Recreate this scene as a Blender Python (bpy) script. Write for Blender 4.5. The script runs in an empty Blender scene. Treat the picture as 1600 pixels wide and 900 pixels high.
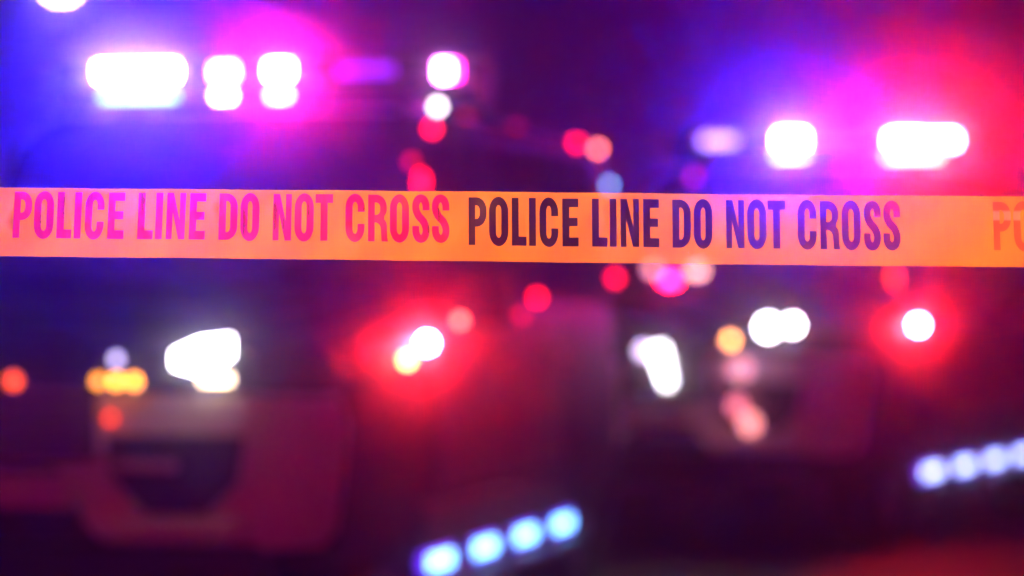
import bpy, bmesh, math, random
from mathutils import Vector, Matrix
from mathutils.geometry import delaunay_2d_cdt
random.seed(4)
R = math.radians
sc = bpy.context.scene
COL = sc.collection

# ------------------------------------------------------------------ camera
cam_d = bpy.data.cameras.new('camera')
cam = bpy.data.objects.new('camera', cam_d); COL.objects.link(cam)
cam.location = (0, 0, 1.25)
cam.rotation_euler = (R(90), 0, 0)
cam_d.lens = 135; cam_d.sensor_width = 36
cam_d.clip_start = 0.05; cam_d.clip_end = 2000
cam_d.dof.use_dof = True
cam_d.dof.focus_distance = 4.22
cam_d.dof.aperture_fstop = 3.5
sc.camera = cam

# ------------------------------------------------------------------ night sky: dark purple, red glow added behind the viewer to light the cars
w = bpy.data.worlds.new('World'); sc.world = w; w.use_nodes = True
nt = w.node_tree; nt.nodes.clear()
out = nt.nodes.new('ShaderNodeOutputWorld'); bg = nt.nodes.new('ShaderNodeBackground')
tc = nt.nodes.new('ShaderNodeTexCoord'); sp = nt.nodes.new('ShaderNodeSeparateXYZ')
ramp = nt.nodes.new('ShaderNodeValToRGB'); mr = nt.nodes.new('ShaderNodeMapRange')
nt.links.new(tc.outputs['Generated'], sp.inputs[0])
nt.links.new(sp.outputs['Y'], mr.inputs['Value'])
mr.inputs['From Min'].default_value = -1; mr.inputs['From Max'].default_value = 1
nt.links.new(mr.outputs[0], ramp.inputs[0])
ramp.color_ramp.elements[0].position = 0.0; ramp.color_ramp.elements[0].color = (0.52, 0.001, 0.05, 1)
ramp.color_ramp.elements[1].position = 0.75; ramp.color_ramp.elements[1].color = (0.018, 0.0, 0.022, 1)
e = ramp.color_ramp.elements.new(0.35); e.color = (0.03, 0.0, 0.014, 1)
nt.links.new(ramp.outputs[0], bg.inputs[0]); bg.inputs[1].default_value = 1.0
nt.links.new(bg.outputs[0], out.inputs[0])

sc.view_settings.view_transform = 'Standard'; sc.view_settings.look = 'None'
sc.view_settings.gamma = 1; sc.view_settings.exposure = 0
cy = sc.cycles
cy.max_bounces = 6; cy.diffuse_bounces = 2; cy.glossy_bounces = 2
cy.transmission_bounces = 4; cy.transparent_max_bounces = 8; cy.volume_bounces = 1
cy.sample_clamp_indirect = 4; cy.use_denoising = True; cy.use_light_tree = True
cy.caustics_reflective = False; cy.caustics_refractive = False

# ------------------------------------------------------------------ materials
def mat(name, rgb, rough=.5, metal=0, coat=0, noise=0, bump=0, scale=8, spec=.5):
    m = bpy.data.materials.new(name); m.use_nodes = True
    n = m.node_tree; b = n.nodes['Principled BSDF']
    b.inputs['Base Color'].default_value = (*rgb, 1)
    b.inputs['Roughness'].default_value = rough; b.inputs['Metallic'].default_value = metal
    b.inputs['Coat Weight'].default_value = coat; b.inputs['Specular IOR Level'].default_value = spec
    if noise or bump:
        t = n.nodes.new('ShaderNodeTexCoord'); x = n.nodes.new('ShaderNodeTexNoise')
        x.inputs['Scale'].default_value = scale; x.inputs['Detail'].default_value = 6
        n.links.new(t.outputs['Object'], x.inputs['Vector'])
        if noise:
            r = n.nodes.new('ShaderNodeMapRange')
            r.inputs['To Min'].default_value = 1 - noise; r.inputs['To Max'].default_value = 1 + noise
            n.links.new(x.outputs['Fac'], r.inputs['Value'])
            v = n.nodes.new('ShaderNodeVectorMath'); v.operation = 'SCALE'
            v.inputs[0].default_value = rgb
            n.links.new(r.outputs[0], v.inputs['Scale']); n.links.new(v.outputs[0], b.inputs['Base Color'])
        if bump:
            u = n.nodes.new('ShaderNodeBump'); u.inputs['Strength'].default_value = bump
            u.inputs['Distance'].default_value = .01
            n.links.new(x.outputs['Fac'], u.inputs['Height']); n.links.new(u.outputs[0], b.inputs['Normal'])
    return m
_em = {}
def emit(rgb, s):
    k = (rgb, s)
    if k not in _em:
        m = bpy.data.materials.new('lamp_or_glint'); m.use_nodes = True
        b = m.node_tree.nodes['Principled BSDF']
        b.inputs['Base Color'].default_value = (*[.2 + .6 * c for c in rgb], 1)
        b.inputs['Emission Color'].default_value = (*rgb, 1); b.inputs['Emission Strength'].default_value = s
        if s < 45: m.cycles.emission_sampling = 'NONE'   # dim lamps and glints: no need to sample them as light sources
        _em[k] = m
    return _em[k]
PAINT = mat('silver_paint', (.62, .62, .64), .55, 0, 0, spec=.3, noise=.04, scale=3)
DARKP = mat('dark_paint', (.010, .010, .014), .85, 0, 0, noise=.05, scale=3, spec=.05)
SIDEP = mat('black_paint', (.035, .035, .04), .6, 0, 0, noise=.05, scale=3, spec=.15)
DOORP = mat('grey_door_paint', (.12, .12, .13), .6, 0, 0, noise=.05, scale=3, spec=.2)
BLACK = mat('black_plastic', (.02, .02, .022), .55, noise=.2, scale=30)
GLASS = mat('dark_tinted_glass', (.008, .008, .01), .05)
TINT = mat('privacy_film', (.010, .010, .013), .9, spec=0)
CHROME = mat('chrome', (.7, .7, .72), .15, 1)
RUBBER = mat('rubber', (.025, .025, .025), .8, noise=.2, scale=40)
STEEL = mat('grey_steel', (.22, .22, .23), .45, .8, noise=.15, scale=12)
ASPHALT = mat('asphalt', (.05, .05, .052), .75, noise=.45, bump=.5, scale=22)
CONCRETE = mat('concrete', (.3, .29, .27), .85, noise=.2, bump=.3, scale=9)
WHITEP = mat('road_paint', (.6, .6, .56), .6, noise=.25, scale=14)
CLEAR = mat('lamp_housing', (.03, .03, .035), .8, spec=.1)

# ------------------------------------------------------------------ helpers
def mesh_obj(name, bm, m, parent=None, smooth=False):
    me = bpy.data.meshes.new(name)
    bmesh.ops.recalc_face_normals(bm, faces=bm.faces[:])
    bm.to_mesh(me); bm.free()
    me.materials.append(m)
    if smooth:
        for p in me.polygons: p.use_smooth = True
    o = bpy.data.objects.new(name, me); COL.objects.link(o)
    if parent: o.parent = parent
    return o
def box(bm, x0, x1, y0, y1, z0, z1, bev=0, mtx=None):
    r = bmesh.ops.create_cube(bm, size=1)
    vs = r['verts']
    for v in vs:
        v.co = Vector(((x0 + x1) / 2 + v.co.x * (x1 - x0), (y0 + y1) / 2 + v.co.y * (y1 - y0), (z0 + z1) / 2 + v.co.z * (z1 - z0)))
    if bev:
        es = list({e for v in vs for e in v.link_edges})
        r2 = bmesh.ops.bevel(bm, geom=es, offset=bev, segments=2, affect='EDGES', profile=.6)
        vs = list({v for f in r2['faces'] for v in f.verts} | {v for v in vs if v.is_valid})
    if mtx:
        for v in vs: v.co = mtx @ v.co
    return vs
def cyl(bm, p0, p1, r0, r1=None, n=20, caps=True):
    p0 = Vector(p0); p1 = Vector(p1); d = p1 - p0
    q = Vector((0, 0, 1)).rotation_difference(d.normalized()).to_matrix().to_4x4()
    m = Matrix.Translation((p0 + p1) / 2) @ q
    bmesh.ops.create_cone(bm, cap_ends=caps, segments=n, radius1=r0, radius2=r0 if r1 is None else r1, depth=d.length, matrix=m)
def ball(bm, c, r, sx=1, sy=1, sz=1):
    bmesh.ops.create_uvsphere(bm, u_segments=10, v_segments=6, radius=r, matrix=Matrix.Translation(c) @ Matrix.Diagonal((sx, sy, sz, 1)))
def thing(name, label, cat, loc=(0, 0, 0), rz=0, group=None):
    o = bpy.data.objects.new(name, None); COL.objects.link(o)
    o.location = loc; o.rotation_euler = (0, 0, rz); o['label'] = label; o['category'] = cat
    if group: o['group'] = group
    return o
def loft(bm, rings, close_ends=True):
    L = [[bm.verts.new(p) for p in r] for r in rings]
    n = len(L[0])
    for a, b in zip(L, L[1:]):
        for i in range(n):
            bm.faces.new((a[i], a[(i + 1) % n], b[(i + 1) % n], b[i]))
    if close_ends: bm.faces.new(L[0][::-1]); bm.faces.new(L[-1])

# ------------------------------------------------------------------ ground
def struct(o):
    o['kind'] = 'structure'; return o
bm = bmesh.new(); box(bm, -160, 160, -60, 260, -.3, 0)
struct(mesh_obj('road', bm, ASPHALT))
bm = bmesh.new()
for k in range(14): box(bm, 7.0, 7.12, -12 + 9 * k, -9 + 9 * k, .003, .006)
struct(mesh_obj('lane_markings', bm, WHITEP))
bm = bmesh.new(); box(bm, -7.55, -7.4, -58, 250, .001, .14, .02)
struct(mesh_obj('kerb', bm, CONCRETE))
bm = bmesh.new(); box(bm, -12, -7.553, -58, 250, .001, .13)
struct(mesh_obj('pavement', bm, CONCRETE))

# ------------------------------------------------------------------ patrol cars
HW = .86
BODY = [  # back, half width, bottom, top
    (0.00, .62, .52, .96), (.05, .74, .47, 1.04), (.14, .82, .44, 1.09), (.32, .86, .42, 1.12),
    (.7, .87, .30, 1.15), (1.0, .875, .28, 1.17), (1.35, .88, .28, 1.20), (1.6, .88, .28, 1.23), (2.6, .88, .28, 1.24),
    (3.6, .88, .28, 1.24), (4.4, .88, .30, 1.24), (4.85, .86, .36, 1.22), (5.02, .82, .42, 1.17), (5.10, .74, .5, 1.08)]
def ring(u, hw, zb, zt):
    h = [(0, zb), (hw * .8, zb), (hw * .96, zb + .05), (hw, zb + .14), (hw, .80), (hw * .985, zt - .12), (hw * .955, zt - .04), (hw * .86, zt), (hw * .4, zt + .025), (0, zt + .03)]
    return [(x, u, z) for x, z in h] + [(-x, u, z) for x, z in h[-2:0:-1]]
def cut(o, bm):
    c = mesh_obj('cutter', bm, BLACK)
    md = o.modifiers.new('cut', 'BOOLEAN'); md.object = c; md.operation = 'DIFFERENCE'; md.solver = 'EXACT'
    bpy.context.view_layer.update()
    dg = bpy.context.evaluated_depsgraph_get()
    me = bpy.data.meshes.new_from_object(o.evaluated_get(dg))
    o.modifiers.clear(); o.data = me
    bpy.data.objects.remove(c)
def lamp(parent, name, p, rgb, s, r=.012, sx=1, sy=.6, sz=1, label=None):  # also makes the glowing spots that imitate reflections
    b = bmesh.new(); ball(b, p, r, sx, sy, sz)
    o = mesh_obj(name, b, emit(rgb, s), parent, True)
    if label: o['label'] = label
    return o
FA, RA = .90, 4.12     # axles
def patrol_car(label, loc, rz, bar, front, extras, leds):
    t = thing('patrol_car', label, 'police car', loc, rz, 'patrol cars with flashing light bars')
    bm = bmesh.new(); loft(bm, [ring(*s) for s in BODY])
    body = mesh_obj('body', bm, SIDEP, t, True)
    bm = bmesh.new()
    for s in (-1, 1):
        for u in (FA, RA): cyl(bm, (s * .56, u, .39), (s * 1.1, u, .39), .46, n=40)
    cut(body, bm)
    for p in body.data.polygons: p.use_smooth = True
    try: body.data.set_sharp_from_angle(angle=R(35))
    except Exception: pass
    # cabin
    bm = bmesh.new()
    def hw_at(z): return .845 - (z - 1.2) * .09
    def front_u(z): return 1.38 + (z - 1.18) * 1.16
    def rear_u(z): return 5.03 - (z - 1.18) * .05
    rings = []
    for z, ins in ((1.19, 0), (1.5, 0), (1.76, 0), (1.83, .03), (1.865, .09), (1.875, .2)):
        a, b, h = front_u(z) + ins * .6, rear_u(z) - ins * .6, hw_at(z) - ins
        rings.append([(-h, a + .10, z), (-h + .16, a, z), (0, a - .05, z), (h - .16, a, z), (h, a + .10, z), (h, b - .06, z), (h - .08, b, z), (0, b + .02, z), (-h + .08, b, z), (-h, b - .06, z)])
    loft(bm, rings); cab = mesh_obj('cabin', bm, DARKP, t, True)
    try: cab.data.set_sharp_from_angle(angle=R(30))
    except Exception: pass
    def panel(name, pts, n, m=GLASS, th=.012, par=t):
        b = bmesh.new(); n = Vector(n).normalized()
        A = [b.verts.new(Vector(p) + n * .004) for p in pts]; B = [b.verts.new(Vector(p) + n * (.004 + th)) for p in pts]
        b.faces.new(A[::-1]); b.faces.new(B)
        k = len(pts)
        for i in range(k): b.faces.new((A[i], A[(i + 1) % k], B[(i + 1) % k], B[i]))
        return mesh_obj(name, b, m, par)
    z0, z1 = 1.25, 1.77
    panel('windscreen', [(-hw_at(z0) + .15, front_u(z0) - .035, z0), (0, front_u(z0) - .06, z0), (hw_at(z0) - .15, front_u(z0) - .035, z0),
          (hw_at(z1) - .16, front_u(z1) - .03, z1), (0, front_u(z1) - .06, z1), (-hw_at(z1) + .16, front_u(z1) - .03, z1)], (0, -.75, .66))
    panel('rear_window', [(-hw_at(z0) + .14, rear_u(z0) + .02, z0), (hw_at(z0) - .14, rear_u(z0) + .02, z0),
          (hw_at(z1) - .14, rear_u(z1) + .02, z1), (-hw_at(z1) + .14, rear_u(z1) + .02, z1)], (0, 1, .05))
    for s in (-1, 1):
        for u0, u1, u2, u3 in ((1.72, 2.62, 2.62, 2.16), (2.70, 3.60, 3.60, 2.70), (3.70, 4.70, 4.58, 3.70)):
            panel('side_window', [(s * hw_at(z0), u0, z0), (s * hw_at(z0), u1, z0), (s * hw_at(z1), u2, z1), (s * hw_at(z1), u3, z1)], (s, 0, .09), TINT)
        for u0, u1 in ((1.50, 2.64), (2.67, 3.62)):
            b = bmesh.new(); rs = []
            for u in (u0, u0 + .02, u1 - .02, u1):
                d = .001 if u in (u0, u1) else .009
                rs.append([(s * (.872), u, .58), (s * (.88 + d), u, .58), (s * (.88 + d), u, .80), (s * (.866 + d), u, 1.11), (s * .857, u, 1.11)])
            loft(b, rs); dr = mesh_obj('door', b, DOORP, t)
            b = bmesh.new(); box(b, s * .875, s * .925, u1 - .30, u1 - .12, .985, 1.015, .008)
            mesh_obj('handle', b, CHROME, dr)
        b = bmesh.new(); box(b, s * .84, s * .895, 1.27, 3.63, .30, .545, .015)
        mesh_obj('rocker_panel', b, BLACK, t)
        b = bmesh.new(); box(b, s * .83, s * .99, 1.33, 3.62, .26, .30, .012)
        rb = mesh_obj('running_board', b, BLACK, t)
        for k in range(4):
            u = 1.47 + .68 * k
            b = bmesh.new(); box(b, s * .86, s * .905, u - .165, u + .165, .325, .375, .008)
            # sits just above the board on the rocker panel
            n0 = len(b.faces); box(b, s * .86, s * .900, u - .20, u + .20, .312, .392, .008)
            ro = mesh_obj('running_light', b, emit(leds[0], leds[1]), rb); ro.data.materials.append(emit((.12, .012, 1), 2))  # outer box glows violet, imitating the halo around each light
            for q in list(ro.data.polygons)[n0:]: q.material_index = 1
        # mirror
        b = bmesh.new(); box(b, s * .90, s * 1.08, 1.70, 1.80, 1.13, 1.30, .03); cyl(b, (s * .84, 1.76, 1.16), (s * .93, 1.76, 1.18), .022)
        mi = mesh_obj('side_mirror', b, BLACK, t)
        b = bmesh.new(); box(b, s * .915, s * 1.065, 1.802, 1.806, 1.15, 1.28); mesh_obj('mirror_glass', b, CHROME, mi)
        for u in (FA, RA):
            b = bmesh.new()
            pr = [(.30, .0), (.375, .01), (.39, .04), (.39, .20), (.375, .235), (.30, .24), (.27, .2), (.27, .04)]
            N = 36; rs = []
            for i in range(N + 1):
                a = 2 * math.pi * i / N
                rs.append([(s * (.62 + q), u + rr * math.cos(a), .39 + rr * math.sin(a)) for rr, q in pr])
            loft(b, rs, False); bmesh.ops.remove_doubles(b, verts=b.verts[:], dist=1e-5)
            wh = thing_part('wheel', t)
            mesh_obj('tyre', b, RUBBER, wh, True)
            b = bmesh.new(); cyl(b, (s * .70, u, .39), (s * .83, u, .39), .272, .268, n=36)
            cyl(b, (s * .83, u, .39), (s * .845, u, .39), .07, .05)
            for i in range(6):
                a = i * math.pi / 3
                box(b, s * .835, s * .85, -.03, .03, .05, .25, .004, Matrix.Translation((0, u, .39)) @ Matrix.Rotation(a, 4, 'X'))
            mesh_obj('rim', b, STEEL, wh)
        b = bmesh.new(); box(b, s * .66, s * .80, 5.035, 5.10, .88, 1.10, .01); mesh_obj('tail_light', b, mat('red_lens', (.35, .01, .01), .2), t)
    # nose
    b = bmesh.new(); rs = []
    for u, h in ((-.014, .645), (.04, .765), (.10, .838), (.31, .888)):
        q = [(0, .475), (h * .95, .478), (h * .995, .53), (h, .62), (h, .84), (h * .97, .925), (h * .9, .94), (0, .94)]
        q = [(x, u if u < .25 else u - max(0, .86 - z) * .38, z) for x, z in q]
        rs.append(q + [(-x, y, z) for x, y, z in q[-2:0:-1]])
    loft(b, rs); bp_ = mesh_obj('front_bumper', b, PAINT, t, True)
    try: bp_.data.set_sharp_from_angle(angle=R(40))
    except Exception: pass
    b = bmesh.new(); loft(b, [[(-h, u, z + .012), (-h * .5, u, z + .034), (h * .5, u, z + .034), (h, u, z + .012), (h, u, z - .05), (-h, u, z - .05)] for u, h, z in ((.16, .66, 1.09), (.32, .74, 1.12), (.7, .76, 1.15), (1.0, .76, 1.17), (1.36, .77, 1.20))])
    mesh_obj('bonnet', b, DARKP, t)
    b = bmesh.new(); box(b, -.20, .20, -.045, .04, .74, .98, .02)
    g = mesh_obj('grille', b, BLACK, t)
    b = bmesh.new()
    for k in range(4): box(b, -.19, .19, -.056, -.046, .77 + .055 * k, .785 + .055 * k)
    mesh_obj('grille_bars', b, CHROME, g)
    b = bmesh.new(); pts = [(-.24, .50), (.24, .50), (.14, .60), (.08, .72), (-.08, .72), (-.14, .60)]
    A = [b.verts.new((x, .06, z)) for x, z in pts]; B = [b.verts.new((x, -.082, z)) for x, z in pts]
    b.faces.new(A); b.faces.new(B[::-1])
    for i in range(6): b.faces.new((A[i], A[(i + 1) % 6], B[(i + 1) % 6], B[i]))
    mesh_obj('lower_grille', b, BLACK, t)
    b = bmesh.new(); box(b, -.66, .66, -.075, .09, .50, .575, .03); mesh_obj('bumper_lip', b, PAINT, t)
    b = bmesh.new(); box(b, -.70, .70, -.03, .28, .33, .497, .03); mesh_obj('lower_valance', b, BLACK, t)
    for s in (-1, 1):
        b = bmesh.new()
        pts = [(s * .235, .815), (s * .655, .815), (s * .635, .68), (s * .54, .585), (s * .36, .585), (s * .25, .70)]
        A = [b.verts.new((x, .12, z)) for x, z in pts]; B = [b.verts.new((x, -.038, z)) for x, z in pts]
        b.faces.new(A); b.faces.new(B[::-1])
        for i in range(6): b.faces.new((A[i], A[(i + 1) % 6], B[(i + 1) % 6], B[i]))
        it = mesh_obj('intake', b, BLACK, t)
        b = bmesh.new(); box(b, s * .26, s * .46, -.052, -.036, .712, .742, .004); mesh_obj('intake_bar', b, PAINT, it)
        b = bmesh.new(); box(b, s * .17, s * .66, -.030, .20, .945, 1.085, .03)
        hl = mesh_obj('headlight', b, CLEAR, t)
        front(hl, s)
    b = bmesh.new(); box(b, -.15, .15, -.095, -.083, .60, .70, .004); mesh_obj('number_plate', b, mat('plate', (.55, .55, .5), .4), t)
    # bar
    b = bmesh.new(); box(b, -.79, .79, 2.45, 2.76, 1.905, 2.085, .03)
    lb = mesh_obj('light_bar', b, CLEAR, t)
    for s in (-1, 1):
        b = bmesh.new(); box(b, s * .50, s * .56, 2.50, 2.72, 1.865, 1.908); mesh_obj('mounting_foot', b, BLACK, lb)
    b = bmesh.new(); box(b, -.79, .79, 2.24, 2.452, 1.968, 1.984, .003); mesh_obj('bar_shield_lip', b, BLACK, lb)  # added lip keeping the flashers' light off bonnet and windscreen
    for v0, v1, za, zb, rgb, s in bar:
        b = bmesh.new(); box(b, v0, v1, 2.425, 2.447, za, zb)
        mesh_obj('flasher', b, emit(rgb, s), lb)
    extras(t)
    return t
def thing_part(name, parent):
    o = bpy.data.objects.new(name, None); COL.objects.link(o); o.parent = parent; return o

BLUE = (.018, .010, 1.0); RED = (1.0, .012, .025); WHITE = (1, .93, 1); AMBER = (1, .28, .01); VIO = (.35, .02, 1.0)
MAG = (1.0, .02, .55); ICE = (.33, .60, 1.0); PRED = (1.0, .004, .03)

def shield(t, v, u):  # added block keeping the flasher's light off windows and doors
    b = bmesh.new(); box(b, v - .06, v + .025, u, u + .05, .99, 1.20, .01)
    mesh_obj('flasher_shield', b, BLACK, t)
def front_A(hl, s):
    def sl(name, pts, rgb, st):
        b = bmesh.new()
        A = [b.verts.new((s * x, -.034, z)) for x, z in pts]; B = [b.verts.new((s * x, -.046, z)) for x, z in pts]
        b.faces.new(A); b.faces.new(B[::-1]); k = len(pts)
        for i in range(k): b.faces.new((A[i], A[(i + 1) % k], B[(i + 1) % k], B[i]))
        return mesh_obj(name, b, emit(rgb, st), hl)
    sl('main_beam', [(.45, 1.02), (.45, 1.06), (.53, 1.095), (.62, 1.105), (.62, 1.05), (.53, 1.0)], WHITE, 25)
    sl('position_light', [(.53, .97), (.53, .995), (.62, .995), (.62, .97)], (1, .75, .5), 12)
    for v in (.215, .27, .325): lamp(hl, 'turn_signal', (s * v, -.040, .975), (1, .33, .03), 10 if v > .24 else 5, .018)
    lamp(hl, 'clear_reflector', (s * .27, -.040, 1.04), (.6, .5, 1), 4, .016)
    lamp(hl, 'marker_lamp', (s * .255, -.052, .865), (1, .05, .01), 3, .018)
def front_C(hl, s):
    lamp(hl, 'main_beam', (s * .50, -.044, 1.07), WHITE, 30, .04)
    lamp(hl, 'main_beam', (s * .61, -.03, 1.08), WHITE, 30, .03)
    lamp(hl, 'turn_signal', (s * .32, -.044, 1.01), (1, .4, .1), 16, .022)
def extras_A(t):
    lamp(t, 'grille_lamp', (-.04, -.066, .975), (1, .08, .005), 4, .022)
    # red flasher on the driver's side fender, with its amber and red neighbours
    lamp(t, 'fender_flasher', (.893, 1.30, 1.07), (1, .010, .02), 6500, .022)
    shield(t, .90, 1.33)
    lamp(t, 'fender_lamp', (.893, 1.03, 1.02), (1, .6, .2), 14, .02)
    lamp(t, 'fender_lamp', (.925, 1.64, 1.14), (1, .15, .12), 10, .018)
    # glowing spots imitating red reflections along the windscreen pillar
    lamp(t, 'pillar_glint', (.74, 2.02, 1.80), PRED, 14, .018)
    lamp(t, 'pillar_glint', (.755, 1.80, 1.61), PRED, 14, .016, sz=2)
    lamp(t, 'pillar_glint', (.71, 1.84, 1.68), PRED, 3, .016)
    lamp(t, 'alley_light', (.665, 2.42, 1.895), (1, .85, 1), 12, .018, label='small white alley light under the end of the light bar')
    # rear quarter
    lamp(t, 'roof_dot', (.768, 4.45, 1.84), PRED, 14, .018)  # small red glowing dots along the roof edge
    lamp(t, 'roof_dot', (.775, 4.88, 1.83), (1, .15, .12), 14, .018)
    lamp(t, 'roof_dot', (.66, 2.9, 1.875), PRED, 1.2, .02)
    lamp(t, 'roof_dot', (.66, 3.8, 1.875), PRED, 1.2, .02)
    lamp(t, 'corner_dot', (.80, 4.99, 1.68), (.2, .35, 1), 9, .018)  # small blue glowing dot at the rear corner
    lamp(t, 'belt_glint', (.89, 3.08, 1.215), PRED, 12, .018)  # glowing dots imitating red reflections on the door and handle chrome
    lamp(t, 'belt_glint', (.89, 2.8, 1.15), PRED, 1.5, .018)
    lamp(t, 'belt_glint', (.875, 4.74, 1.29), PRED, 10, .02)
def extras_C(t):
    lamp(t, 'fender_flasher', (.893, 1.20, 1.07), (1, .012, .02), 4500, .022)
    shield(t, .90, 1.23)
    b = bmesh.new(); cyl(b, (-.02, -.08, .98), (.03, -.08, .80), .035, .02, n=12)
    o = mesh_obj('grille_light_streak', b, emit(WHITE, 12), t)  # grille light, drawn out downward to imitate its reflection on the bumper
    lamp(t, 'push_bar_lamp', (-.09, -.07, .96), (.8, .6, 1), 5, .03)
    lamp(t, 'fog_area_glint', (.375, -.07, .88), (1, .35, .5), 1.6, .05)  # glowing blobs imitating pink reflections below the headlight
    lamp(t, 'fog_area_glint', (.36, -.07, .71), (1, .2, .3), 2.2, .04)
    lamp(t, 'fog_area_glint', (.42, -.07, .63), (1, .3, .3), 3.0, .045)
    lamp(t, 'windscreen_glint', (-.50, 1.34, 1.345), (1, .35, .4), 5, .024, sx=1.3)  # glowing shapes imitating pink and red reflections on bonnet and windscreen
    lamp(t, 'windscreen_glint', (-.27, 1.34, 1.335), (1, .40, .4), 7, .026, sx=1.7)
    lamp(t, 'windscreen_glint', (-.41, 1.34, 1.29), (1, .006, .06), 90, .022, sx=2)
    lamp(t, 'magenta_streak', (-.53, 2.12, 1.80), MAG, 2.5, .02, sz=3)  # magenta glowing streak near the top of the windscreen
    lamp(t, 'pillar_glint', (.70, 1.50, 1.30), (1, .04, .03), 8, .016, sz=2.5)  # glowing spot imitating a red reflection on the pillar

carA_bar = [(-.60, -.46, 2.010, 2.058, BLUE, 11000), (-.44, -.31, 2.010, 2.058, BLUE, 9500), (-.585, -.31, 1.932, 1.955, (.35, .75, 1), 6),
            (-.165, -.09, 2.005, 2.05, (1, .25, 1), 60), (-.16, -.10, 1.930, 1.955, (1, .9, 1), 25),
            (.04, .115, 2.008, 2.055, (1, .010, .20), 4600), (.045, .11, 1.930, 1.955, (1, .6, .25), 18),
            (.30, .50, 2.01, 2.05, (.3, .02, 1), 1.5),
            (.665, .705, 1.985, 2.05, (.95, .25, 1), 80), (.72, .735, 1.985, 2.05, MAG, 30)]
carC_bar = [(-.58, -.40, 2.0, 2.05, (.4, .25, 1), 6), (-.16, -.03, 1.99, 2.055, BLUE, 9500), (-.18, -.02, 1.935, 1.955, (.3, .7, 1), 12),
            (.02, .28, 2.005, 2.045, (.6, .05, 1), 2.5), (.435, .60, 1.987, 2.045, RED, 4600), (.615, .785, 1.987, 2.04, (1, .008, .012), 4800), (.42, .70, 1.920, 1.950, (1, .5, .3), 14)]
thA, thC = R(12.1), R(20)
def base(S, th, u0=1.42, v0=HW):
    b = (math.sin(th), math.cos(th)); l = (math.cos(th), -math.sin(th))
    return (S[0] - u0 * b[0] - v0 * l[0], S[1] - u0 * b[1] - v0 * l[1], 0)
LED = ((.17, .46, 1.0), 9)
patrol_car('dark patrol car nearest the tape with blue, white and red lamps on its roof bar', base((-.284, 12.63), thA), -thA, carA_bar, front_A, extras_A, LED)
patrol_car('dark patrol car further back on the right with long red flashers on its roof bar', base((2.01, 18.8), thC), -thC, carC_bar, front_C, extras_C, ((.40, .50, 1.0), 7))

# ------------------------------------------------------------------ street lamp far behind, and an added one behind the camera
def street_lamp(label, loc, rz, aim=None):
    t = thing('street_lamp', label, 'street lamp', loc, rz, 'street lamps along the kerb')
    bm = bmesh.new(); cyl(bm, (-3.0, 0, 0), (-3.0, 0, .35), .12, .10); cyl(bm, (-3.0, 0, .3), (-3.0, 0, 4.75), .075, .05)
    mesh_obj('pole', bm, STEEL, t)
    bm = bmesh.new(); cyl(bm, (-3.0, 0, 4.7), (-1.6, 0, 4.95), .04, .03, 12); cyl(bm, (-1.6, 0, 4.95), (-.3, 0, 4.75), .03, .03, 12); mesh_obj('arm', bm, STEEL, t)
    bm = bmesh.new(); box(bm, -.35, .30, -.14, .14, 4.60, 4.75, .04); mesh_obj('lamp_head', bm, STEEL, t)
    bm = bmesh.new(); ball(bm, (0, 0, 4.58), .11, 1.6, 1, .7); mesh_obj('lamp_lens', bm, emit((1, .62, .3), 50 if aim is None else 20), t, True)
    if aim is not None:
        ld = bpy.data.lights.new('tape_fill_spot', 'SPOT'); ld.energy = 42000; ld.color = (1, .275, .006); ld.spot_size = R(20); ld.spot_blend = 1; ld.shadow_soft_size = .1  # narrow spot added to brighten the tape
        lo = bpy.data.objects.new('tape_fill_spot', ld); COL.objects.link(lo); lo.parent = t; lo.location = (0, 0, 4.48)
        t.rotation_euler = (0, 0, rz); bpy.context.view_layer.update()
        d = t.matrix_world.inverted() @ Vector(aim) - lo.location
        lo.rotation_euler = d.to_track_quat('-Z', 'Y').to_euler()
street_lamp('street lamp glowing warm white far behind the cars, top left of the view', (-5.35, 45.6, .19), 0)
street_lamp('added street lamp, unseen behind the camera, lighting the barrier tape', (-4.9, -3.5, .13), 0, (.52, 4.2, 1.3))

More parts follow.
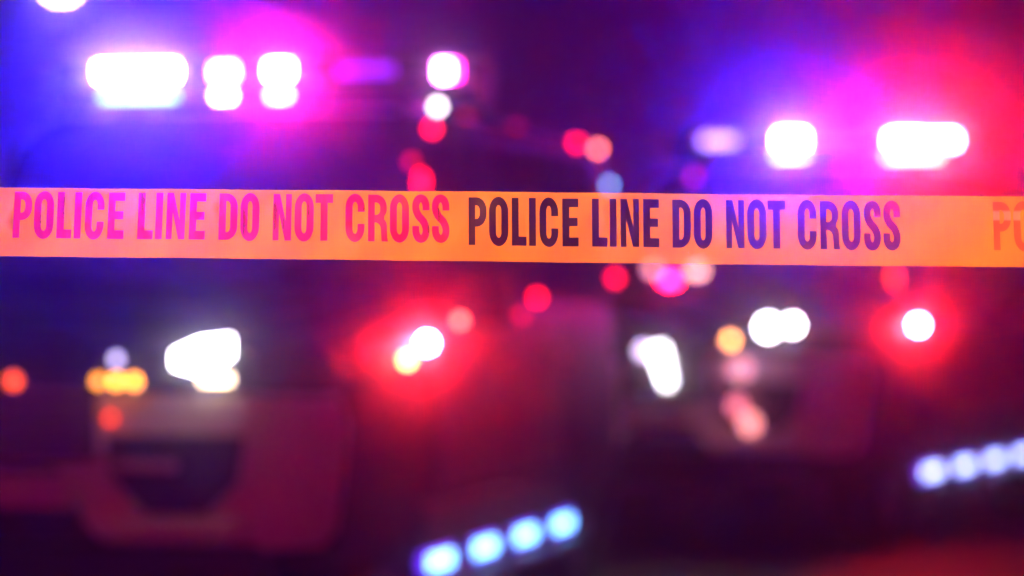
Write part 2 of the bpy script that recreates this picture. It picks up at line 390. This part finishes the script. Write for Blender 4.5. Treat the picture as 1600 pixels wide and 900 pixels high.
# ------------------------------------------------------------------ barrier tape
def ell(cx, cy, rx, ry, a0, a1, n=12):
    return [(cx + rx * math.cos(R(a0 + (a1 - a0) * i / n)), cy + ry * math.sin(R(a0 + (a1 - a0) * i / n))) for i in range(n + 1)]
H = 73.8; ST = 10.8; BR = 13.2
def stad(x0, x1, y0, y1, ry):
    c = (x0 + x1) / 2; r = (x1 - x0) / 2
    return ell(c, y1 - ry, r, ry, 0, 180) + ell(c, y0 + ry, r, ry, 180, 360)
def glyph(ch, w):
    if ch == 'I': return [[(0, 0), (w, 0), (w, H), (0, H)]]
    if ch == 'L': return [[(0, 0), (w, 0), (w, BR + 1), (ST, BR + 1), (ST, H), (0, H)]]
    if ch == 'E':
        return [[(0, 0), (w, 0), (w, BR + .6), (ST, BR + .6), (ST, H / 2 - 5.6), (w - 1.6, H / 2 - 5.6), (w - 1.6, H / 2 + 7.2), (ST, H / 2 + 7.2), (ST, H - BR), (w, H - BR), (w, H), (0, H)]]
    if ch == 'T':
        c = w / 2; return [[(c - ST / 2, 0), (c + ST / 2, 0), (c + ST / 2, H - BR - .8), (w, H - BR - .8), (w, H), (0, H), (0, H - BR - .8), (c - ST / 2, H - BR - .8)]]
    if ch == 'N':
        a = 9.0
        return [[(0, 0), (a, 0), (a, H * .58), (w - a - .6, 0), (w, 0), (w, H), (w - a, H), (w - a, H * .42), (a + .9, H), (0, H)]]
    if ch == 'O':
        return [stad(0, w, -1.4, H + 1.4, 23), stad(ST, w - ST, 11.6, H - 11.6, 8.5)]
    if ch == 'D':
        rx = w - 11
        o = [(0, 0)] + ell(11, 21, rx, 21, -90, 0) + ell(11, H - 21, rx, 21, 0, 90) + [(0, H)]
        i = [(ST, 12.2)] + ell(12.5, 21, w - ST - 12.5, 8.8, -90, 0, 6) + ell(12.5, H - 21, w - ST - 12.5, 8.8, 0, 90, 6) + [(ST, H - 12.2)]
        return [o, i]
    if ch == 'P':
        o = [(0, 0), (ST - .6, 0), (ST - .6, H - 45.5)] + ell(12, H - 25.5, w - 12, 20, -90, 0) + ell(12, H - 20, w - 12, 20, 0, 90) + [(0, H)]
        i = [(ST - .6, H - 33.6)] + ell(12, H - 25, w - 10.6 - 12, 8.6, -90, 0, 6) + ell(12, H - 20.5, w - 10.6 - 12, 8, 0, 90, 6) + [(ST - .6, H - 12.5)]
        return [o, i]
    if ch == 'R':
        o = [(0, 0), (ST - .6, 0), (ST - .6, H - 44), (13, H - 44)] + ell(12, 18, w - 10.2 - 12, 11.5, 88, 10, 6) + [(w - 9.6, 3), (w - 8.8, 0), (w + .8, 0), (w - .3, 5)] \
            + [(w - .9, 20)] + ell(w - 9, 24, 8, 12, 5, 62, 6) + ell(12, H - 23, w - 13.5, 17, -38, 0, 6) + ell(12, H - 19, w - 13.5, 19, 0, 90) + [(0, H)]
        i = [(ST - .6, H - 32)] + ell(12, H - 24.5, w - 12 - 11.6, 7.5, -90, 0, 6) + ell(12, H - 20, w - 12 - 11.6, 7.6, 0, 90, 6) + [(ST - .6, H - 12.4)]
        return [o, i]
    if ch == 'C':
        c = w / 2
        o = [(w, 46.5)] + ell(c, H + 1.4 - 23, c, 23, 0, 180) + ell(c, 21.6, c, 23, 180, 360) + [(w, 27.5)]
        i = [(w - ST, 27.5)] + ell(c, 20.1, c - ST, 8.5, 360, 180) + ell(c, H - 20.1, c - ST, 8.5, 180, 0) + [(w - ST, 46.5)]
        return [o + i]
    if ch == 'S':
        h = 5.2; c = w / 2; r = c - h
        path = [(w - h, 49.8)] + ell(c, H - 18.5, r, 13.6, 0, 180, 14) + [(h + .3, H - 22), (h + 1.6, H - 27), (h + 4.6, H - 33), (c, H / 2), (w - h - 4.6, 33), (w - h - 1.6, 27), (w - h - .3, 22)] + ell(c, 18.5, r, 13.6, 0, -180, 14) + [(h, 25.2)]
        pts = [Vector(p) for p in path]; Lf = []; Rt = []
        for k, p in enumerate(pts):
            a = pts[max(0, k - 1)]; b = pts[min(len(pts) - 1, k + 1)]; d = (b - a).normalized(); n = Vector((-d.y, d.x))
            hh = h + abs(d.x) * 1.1
            Lf.append(tuple(p + n * hh)); Rt.append(tuple(p - n * hh))
        return [Lf + Rt[::-1]]
T2 = [('P', 732.5, 760.5), ('O', 764.4, 794.4), ('L', 799.9, 822.8), ('I', 826.8, 837.5), ('C', 843.2, 872.5), ('E', 879, 904.2),
      ('L', 925.4, 949.3), ('I', 953, 963.7), ('N', 970, 998.9), ('E', 1005.5, 1030.2), ('D', 1051.2, 1079.7), ('O', 1084.6, 1113.6),
      ('N', 1135.2, 1163.5), ('O', 1168.5, 1198), ('T', 1200.6, 1227.8), ('C', 1247.4, 1277), ('R', 1282.6, 1312.8), ('O', 1316.4, 1346), ('S', 1351.2, 1377.6), ('S', 1381.6, 1408.4)]
K = 4.22 / 6000      # metres on the tape per unit of the layout
Y0 = 4.22
def top(x):  # height of the tape's upper edge, in layout units below the horizon line
    return 296.0 + .0105 * x - 1.6e-6 * x * x - .8 * math.sin(x / 310) - .22 * math.sin(x / 37) - .12 * math.sin(x / 13.)
def hgt(x): return 107.3 + .0022 * x
def layout(x, y):            # x along, y down from the upper edge -> world
    yy = top(x) + y * hgt(x) / 108
    dep = .004 * math.sin(x / 190.0 + y / 60) + .0025 * math.sin(x / 71.0 + 1) * (y / 108) + .0013 * math.sin(x / 23 + y / 17.) + .0006 * math.sin(x / 9.5 - y / 21.)
    return Vector(((x - 800) * K, Y0 + dep, 1.25 + (453 - yy) * K))
def phrase(x0, kx, y0, lean, only=None):
    loops = []
    for k, (ch, a, b) in enumerate(T2[:only] if only else T2):
        for lp in glyph(ch, b - a):
            q = []
            for (gx, gy) in lp:
                s = lean[0] + (lean[1] - lean[0]) * (a - 732) / 676
                q.append((x0 + (a - 732.5 + gx) * kx + s * gy, y0 - gy * (.985 if x0 < 100 else 1)))
            loops.append(q)
    return loops
P1 = phrase(18.5, 1.012, 79.0, (.06, -.01)); P2 = phrase(732.5, 1, 83.0, (-.005, -.022))
P3 = phrase(1553, 1.0, 82.5, (-.02, -.03)); P0 = phrase(18.5 - 735, 1.012, 79.0, (.06, .05))
def fill(loops, extra, name, m, parent, off=0):
    vs = []; es = []
    for lp in loops:
        n0 = len(vs); q = []
        for p in lp:
            if not q or (Vector(p) - Vector(q[-1])).length > 1e-4: q.append(p)
        if (Vector(q[0]) - Vector(q[-1])).length < 1e-4: q.pop()
        vs += [Vector(p) for p in q]
        es += [(n0 + i, n0 + (i + 1) % len(q)) for i in range(len(q))]
    vs += [Vector(p) for p in extra]
    ov, oe, of, *_ = delaunay_2d_cdt(vs, es, [], 0, 1e-5)
    bb = [(min(p[0] for p in lp), max(p[0] for p in lp), lp) for lp in loops]
    def inside(x, y):      # even-odd rule over all outlines
        c = False
        for a0, a1, lp in bb:
            if not a0 <= x <= a1: continue
            for (xa, ya), (xb, yb) in zip(lp, lp[1:] + lp[:1]):
                if (xa > x) != (xb > x) and y < ya + (yb - ya) * (x - xa) / (xb - xa): c = not c
        return c
    of = [f for f in of if inside(sum(ov[i].x for i in f) / 3, sum(ov[i].y for i in f) / 3)]
    me = bpy.data.meshes.new(name)
    me.from_pydata([layout(v.x, v.y) + Vector((0, off, 0)) for v in ov], [], [tuple(f) for f in of])
    uv = me.uv_layers.new(name='UVMap')
    for l in me.loops:
        v = ov[l.vertex_index]; uv.data[l.index].uv = (v.x / 108, v.y / 108)
    for p in me.polygons: p.use_smooth = True
    me.materials.append(m)
    o = bpy.data.objects.new(name, me); COL.objects.link(o); o.parent = parent
    return o

def film(name, rgb, clear, tint=(1, 1, 1), streak=0, band=False):
    """thin plastic film: part of the light goes straight through, the rest is scattered"""
    m = bpy.data.materials.new(name); m.use_nodes = True; n = m.node_tree; n.nodes.clear()
    o = n.nodes.new('ShaderNodeOutputMaterial'); mx = n.nodes.new('ShaderNodeMixShader'); tr = n.nodes.new('ShaderNodeBsdfTransparent')
    di = n.nodes.new('ShaderNodeBsdfDiffuse'); tl = n.nodes.new('ShaderNodeBsdfTranslucent'); m2 = n.nodes.new('ShaderNodeMixShader')
    tr.inputs[0].default_value = (*tint, 1)
    for q in (di, tl): q.inputs[0].default_value = (*rgb, 1)
    m2.inputs[0].default_value = .55
    n.links.new(di.outputs[0], m2.inputs[1]); n.links.new(tl.outputs[0], m2.inputs[2])
    tcn = n.nodes.new('ShaderNodeTexCoord'); mp = n.nodes.new('ShaderNodeMapping'); nz = n.nodes.new('ShaderNodeTexNoise')
    mp.inputs['Scale'].default_value = (9, 1.2, 1); nz.inputs['Scale'].default_value = 1; nz.inputs['Detail'].default_value = 5
    n.links.new(tcn.outputs['UV'], mp.inputs[0]); n.links.new(mp.outputs[0], nz.inputs['Vector'])
    r = n.nodes.new('ShaderNodeMapRange'); r.inputs['From Min'].default_value = .3; r.inputs['From Max'].default_value = .7
    r.inputs['To Min'].default_value = 1 - clear + streak; r.inputs['To Max'].default_value = 1 - clear - streak
    n.links.new(nz.outputs['Fac'], r.inputs['Value'])
    last = r.outputs[0]
    if band:   # rubbed patch across the upper part of the letters
        sx = n.nodes.new('ShaderNodeSeparateXYZ'); n.links.new(tcn.outputs['UV'], sx.inputs[0])
        a = n.nodes.new('ShaderNodeMapRange'); a.interpolation_type = 'SMOOTHSTEP'
        a.inputs['From Min'].default_value = .19; a.inputs['From Max'].default_value = .23
        b = n.nodes.new('ShaderNodeMapRange'); b.interpolation_type = 'SMOOTHSTEP'
        b.inputs['From Min'].default_value = .36; b.inputs['From Max'].default_value = .32
        n.links.new(sx.outputs['Y'], a.inputs['Value']); n.links.new(sx.outputs['Y'], b.inputs['Value'])
        c = n.nodes.new('ShaderNodeMath'); c.operation = 'MULTIPLY'; n.links.new(a.outputs[0], c.inputs[0]); n.links.new(b.outputs[0], c.inputs[1])
        mc = n.nodes.new('ShaderNodeMix'); mc.data_type = 'RGBA'; mc.inputs[6].default_value = (*rgb, 1); mc.inputs[7].default_value = (.9, .42, .2, 1)
        n.links.new(c.outputs[0], mc.inputs[0])
        for q in (di, tl): n.links.new(mc.outputs[2], q.inputs[0])
    bp = n.nodes.new('ShaderNodeBump'); bp.inputs['Strength'].default_value = .25; bp.inputs['Distance'].default_value = .002
    n.links.new(nz.outputs['Fac'], bp.inputs['Height'])
    for q in (di, tl): n.links.new(bp.outputs[0], q.inputs['Normal'])
    n.links.new(last, mx.inputs[0]); n.links.new(tr.outputs[0], mx.inputs[1]); n.links.new(m2.outputs[0], mx.inputs[2])
    gl = n.nodes.new('ShaderNodeBsdfGlossy'); gl.inputs['Roughness'].default_value = .5; gl.inputs[0].default_value = (.9, .9, .9, 1)
    n.links.new(bp.outputs[0], gl.inputs['Normal'])
    m3 = n.nodes.new('ShaderNodeMixShader'); m3.inputs[0].default_value = .008
    n.links.new(mx.outputs[0], m3.inputs[1]); n.links.new(gl.outputs[0], m3.inputs[2]); n.links.new(m3.outputs[0], o.inputs[0])
    return m
tape = thing('barrier_tape', 'yellow plastic police barrier tape stretched across the whole view in sharp focus', 'barrier tape', (0, Y0, 1.3))
tape.location = (0, 0, 0)
X0, X1 = -1000, 2600
outer = [(x, 0) for x in range(X0, X1 + 1, 12)] + [(x, 108) for x in range(X1, X0 - 1, -12)]
grid = [(x + (6 if j % 2 else 0), j * 13.5) for x in range(X0 + 12, X1 - 12, 14) for j in range(1, 8)]
FILM = film('yellow_film', (.95, .58, .03), .48, streak=.02)
INK2 = film('clear_letter_film', (.02, .008, .03), .88, (.80, .68, .88))
INK1 = film('worn_letter_film', (.85, .01, .45), .50, streak=.10)
INK3 = film('rubbed_letter_film', (.9, .14, .03), .2, streak=.04, band=True)
allp = P0 + P1 + P2 + P3
fill([outer] + allp, grid, 'tape_film', FILM, tape)
l = fill(P1, [], 'lettering', INK1, tape); l['label'] = 'worn see-through POLICE LINE DO NOT CROSS lettering'
l = fill(P2, [], 'lettering', INK2, tape); l['label'] = 'crisp dark POLICE LINE DO NOT CROSS lettering'
l = fill(P3, [], 'lettering', INK3, tape); l['label'] = 'faded orange lettering with a rubbed band'
fill(P0, [], 'lettering', INK1, tape)
# the posts the tape is tied to, both outside the picture
for x, lab in ((X0, 'slim steel barrier post at the left end of the tape'), (X1, 'slim steel barrier post at the right end of the tape')):
    p = layout(x, 54); t = thing('barrier_post', lab, 'barrier post', (p.x, p.y, 0), group='posts holding the barrier tape')
    bm = bmesh.new(); cyl(bm, (0, 0, .03), (0, 0, 1.45), .02); mesh_obj('pole', bm, STEEL, t)
    bm = bmesh.new(); cyl(bm, (0, 0, 0), (0, 0, .035), .17, .14, 28); mesh_obj('foot', bm, RUBBER, t)

# ------------------------------------------------------------------ damp night air that carries the glow of the flashers
bm = bmesh.new(); box(bm, -170, 170, -70, 270, -1, 14)
hz = mesh_obj('haze', bm, WHITEP); hz['kind'] = 'stuff'
hm = bpy.data.materials.new('haze'); hm.use_nodes = True; n = hm.node_tree; n.nodes.clear()
o = n.nodes.new('ShaderNodeOutputMaterial'); v = n.nodes.new('ShaderNodeVolumePrincipled')
v.inputs['Density'].default_value = .0072; v.inputs['Anisotropy'].default_value = .992; v.inputs['Color'].default_value = (.9, .9, .95, 1)
n.links.new(v.outputs[0], o.inputs['Volume'])
hz.data.materials[0] = hm; hz.display_type = 'WIRE'
